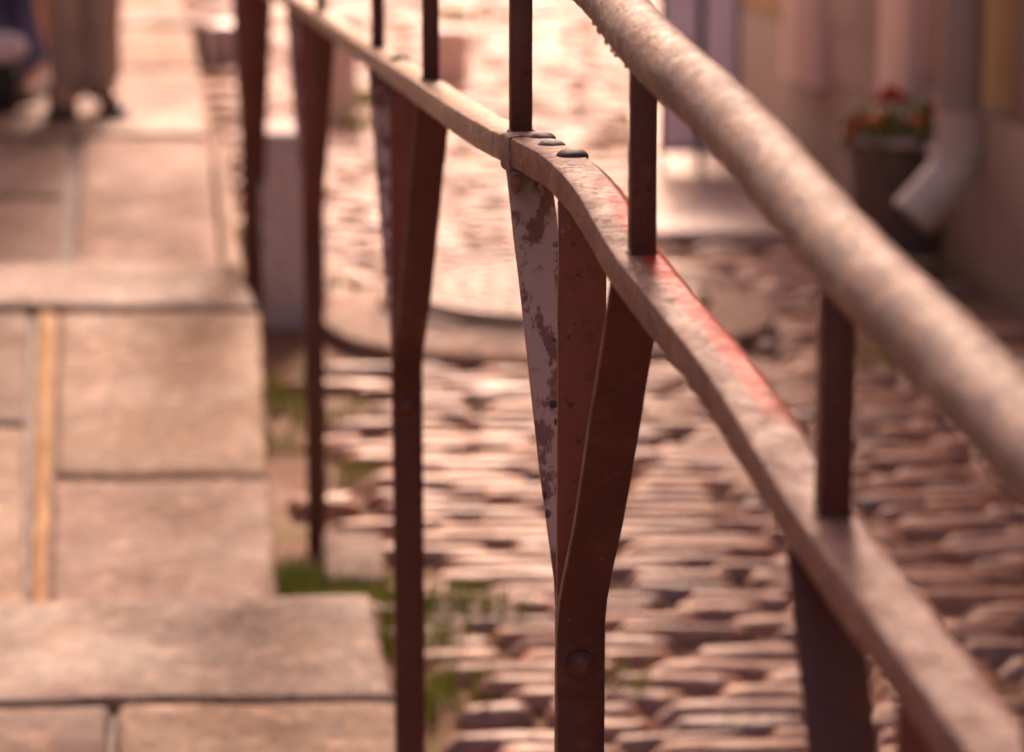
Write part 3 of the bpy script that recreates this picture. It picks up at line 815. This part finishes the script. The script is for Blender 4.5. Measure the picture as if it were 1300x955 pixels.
    V3 = [Vector((0, 0, .98)), Vector((0, .005, 1.12)), Vector((0, .01, 1.33)), Vector((0, .01, 1.43))]; E3 = [(0, 1), (1, 2), (2, 3)]; R3 = [(.16, .125), (.145, .115), (.175, .125), (.08, .075)]
    for s in (-1, 1):
        b = 2
        for p, r in (((.17, .01, 1.39), .068), ((.235, .03, 1.12), .056), ((.222, -.045, .92), .043)):
            V3.append(Vector((s * p[0], p[1], p[2]))); R3.append(r); E3.append((b, len(V3) - 1)); b = len(V3) - 1
    skin('jacket', V3, E3, R3, top, root, root=1)
    for s in (-1, 1):
        bm = bmesh.new(); rings = []
        for yy, w, h in ((.055, .022, .05), (.04, .036, .075), (0, .040, .085), (-.06, .042, .06), (-.12, .046, .045), (-.165, .036, .035), (-.185, .014, .022)):
            rings.append([bm.verts.new((s * .076 + w * math.cos(t), yy, max(0, h * .5 + h * .5 * math.sin(t)))) for t in [i * math.pi / 7 for i in range(14)]])
        for a, b in zip(rings, rings[1:]):
            for q in range(14): bm.faces.new((a[q], a[(q+1) % 14], b[(q+1) % 14], b[q]))
        bm.faces.new(rings[0]); bm.faces.new(rings[-1]); bmesh.ops.recalc_face_normals(bm, faces=bm.faces)
        me = bpy.data.meshes.new('shoe'); bm.to_mesh(me); bm.free(); me.materials.append(SHOE)
        for f in me.polygons: f.use_smooth = True
        o = bpy.data.objects.new('shoe', me); C.objects.link(o); o.parent = root
    return root
BRN = mat_plain('olive brown loose trousers', (.38, .30, .25), .85, .2, 6, .004)
JEAN = mat_plain('blue jeans', (.09, .10, .22), .85, .2, 10, .003)
COAT = mat_plain('brown coat', (.40, .26, .205), .85, .15, 6, .004)
p1 = S(109, 139, H3)
person(p1, R(12), 'person in loose olive brown trousers standing on the step edge upper left', BRN, mat_plain('dark jacket', (.06, .05, .05), .8, .2), .047, .0)
p2 = S(24, 131, H3 ); 
pp = person(p2 + Vector((-.02, .12, 0)), R(-15), 'person in blue jeans under a long brown coat at the left picture edge', JEAN, COAT, .040, .12)
# long coat skirt as a child of the second person
bm = bmesh.new(); n = 28; rings = []
for z, rx, ry in ((1.05, .16, .125), (.8, .17, .14), (.5, .18, .15), (.36, .185, .155)):
    rings.append([bm.verts.new((rx * (1 + .05 * math.sin(5 * t)) * math.cos(t), ry * (1 + .05 * math.cos(4 * t)) * math.sin(t), z)) for t in [2 * math.pi * k / n for k in range(n)]])
for a, b in zip(rings, rings[1:]):
    for q in range(n): bm.faces.new((a[q], a[(q+1) % n], b[(q+1) % n], b[q]))
bmesh.ops.solidify(bm, geom=bm.faces[:], thickness=.006)
me = bpy.data.meshes.new('coat_skirt'); bm.to_mesh(me); bm.free(); me.materials.append(COAT)
for f in me.polygons: f.use_smooth = True
o = bpy.data.objects.new('coat_skirt', me); C.objects.link(o); o.parent = pp
# bag with pale top
c = S(-4, 140, H3)
bg = empty('hand_bag', c, 'black bag with a pale bundle on top standing at the far left edge', 'bag')
bm = bmesh.new(); box(bm, c + Vector((0, 0, .075)), (.14, .10, .15), R(8)); bevel(bm, .03, 4); obj('bag_body', bm, mat_plain('black bag', (.012, .01, .01), .5, .2), bg)
bm = bmesh.new(); bmesh.ops.create_icosphere(bm, subdivisions=4, radius=1, matrix=Matrix.Translation(c + Vector((.01, 0, .19))) @ Matrix.Diagonal((.085, .055, .045, 1)))
for v in bm.verts: v.co += Vector(noise.noise_vector(v.co * 22)) * .012
obj('bundle', bm, mat_plain('pale lavender cloth', (.80, .68, .74), .7, .1, 20, 0), bg)

# ------------------------------------------------------------------ light
EL, AZ = 33, 4          # degrees above the horizon; degrees right of straight ahead (+Y)
sd = bpy.data.lights.new('sun', 'SUN'); sun = bpy.data.objects.new('sun', sd); C.objects.link(sun)
d = Vector((math.sin(R(AZ)) * math.cos(R(EL)), math.cos(R(AZ)) * math.cos(R(EL)), math.sin(R(EL))))
sun.rotation_euler = d.to_track_quat('Z', 'Y').to_euler()
sd.energy = 2.0; sd.angle = R(11); sd.color = (1, .745, .60)
w = bpy.data.worlds.new('World'); scene.world = w; w.use_nodes = True
nt = w.node_tree; bgn = nt.nodes['Background']
sky = nt.nodes.new('ShaderNodeTexSky'); sky.sky_type = 'NISHITA'; sky.sun_disc = False
sky.sun_elevation = R(EL); sky.sun_rotation = R(AZ); sky.dust_density = 4; sky.ozone_density = .6
mx = nt.nodes.new('ShaderNodeMix'); mx.data_type = 'RGBA'; mx.blend_type = 'MULTIPLY'; mx.inputs[0].default_value = 1
nt.links.new(sky.outputs[0], mx.inputs[6]); mx.inputs[7].default_value = (1.0, .70, .61, 1)
nt.links.new(mx.outputs[2], bgn.inputs[0]); bgn.inputs[1].default_value = .15
vs = scene.view_settings; vs.view_transform = 'Standard'; vs.look = 'None'; vs.gamma = 1; vs.exposure = 1.22
scene.cycles.use_denoising = True
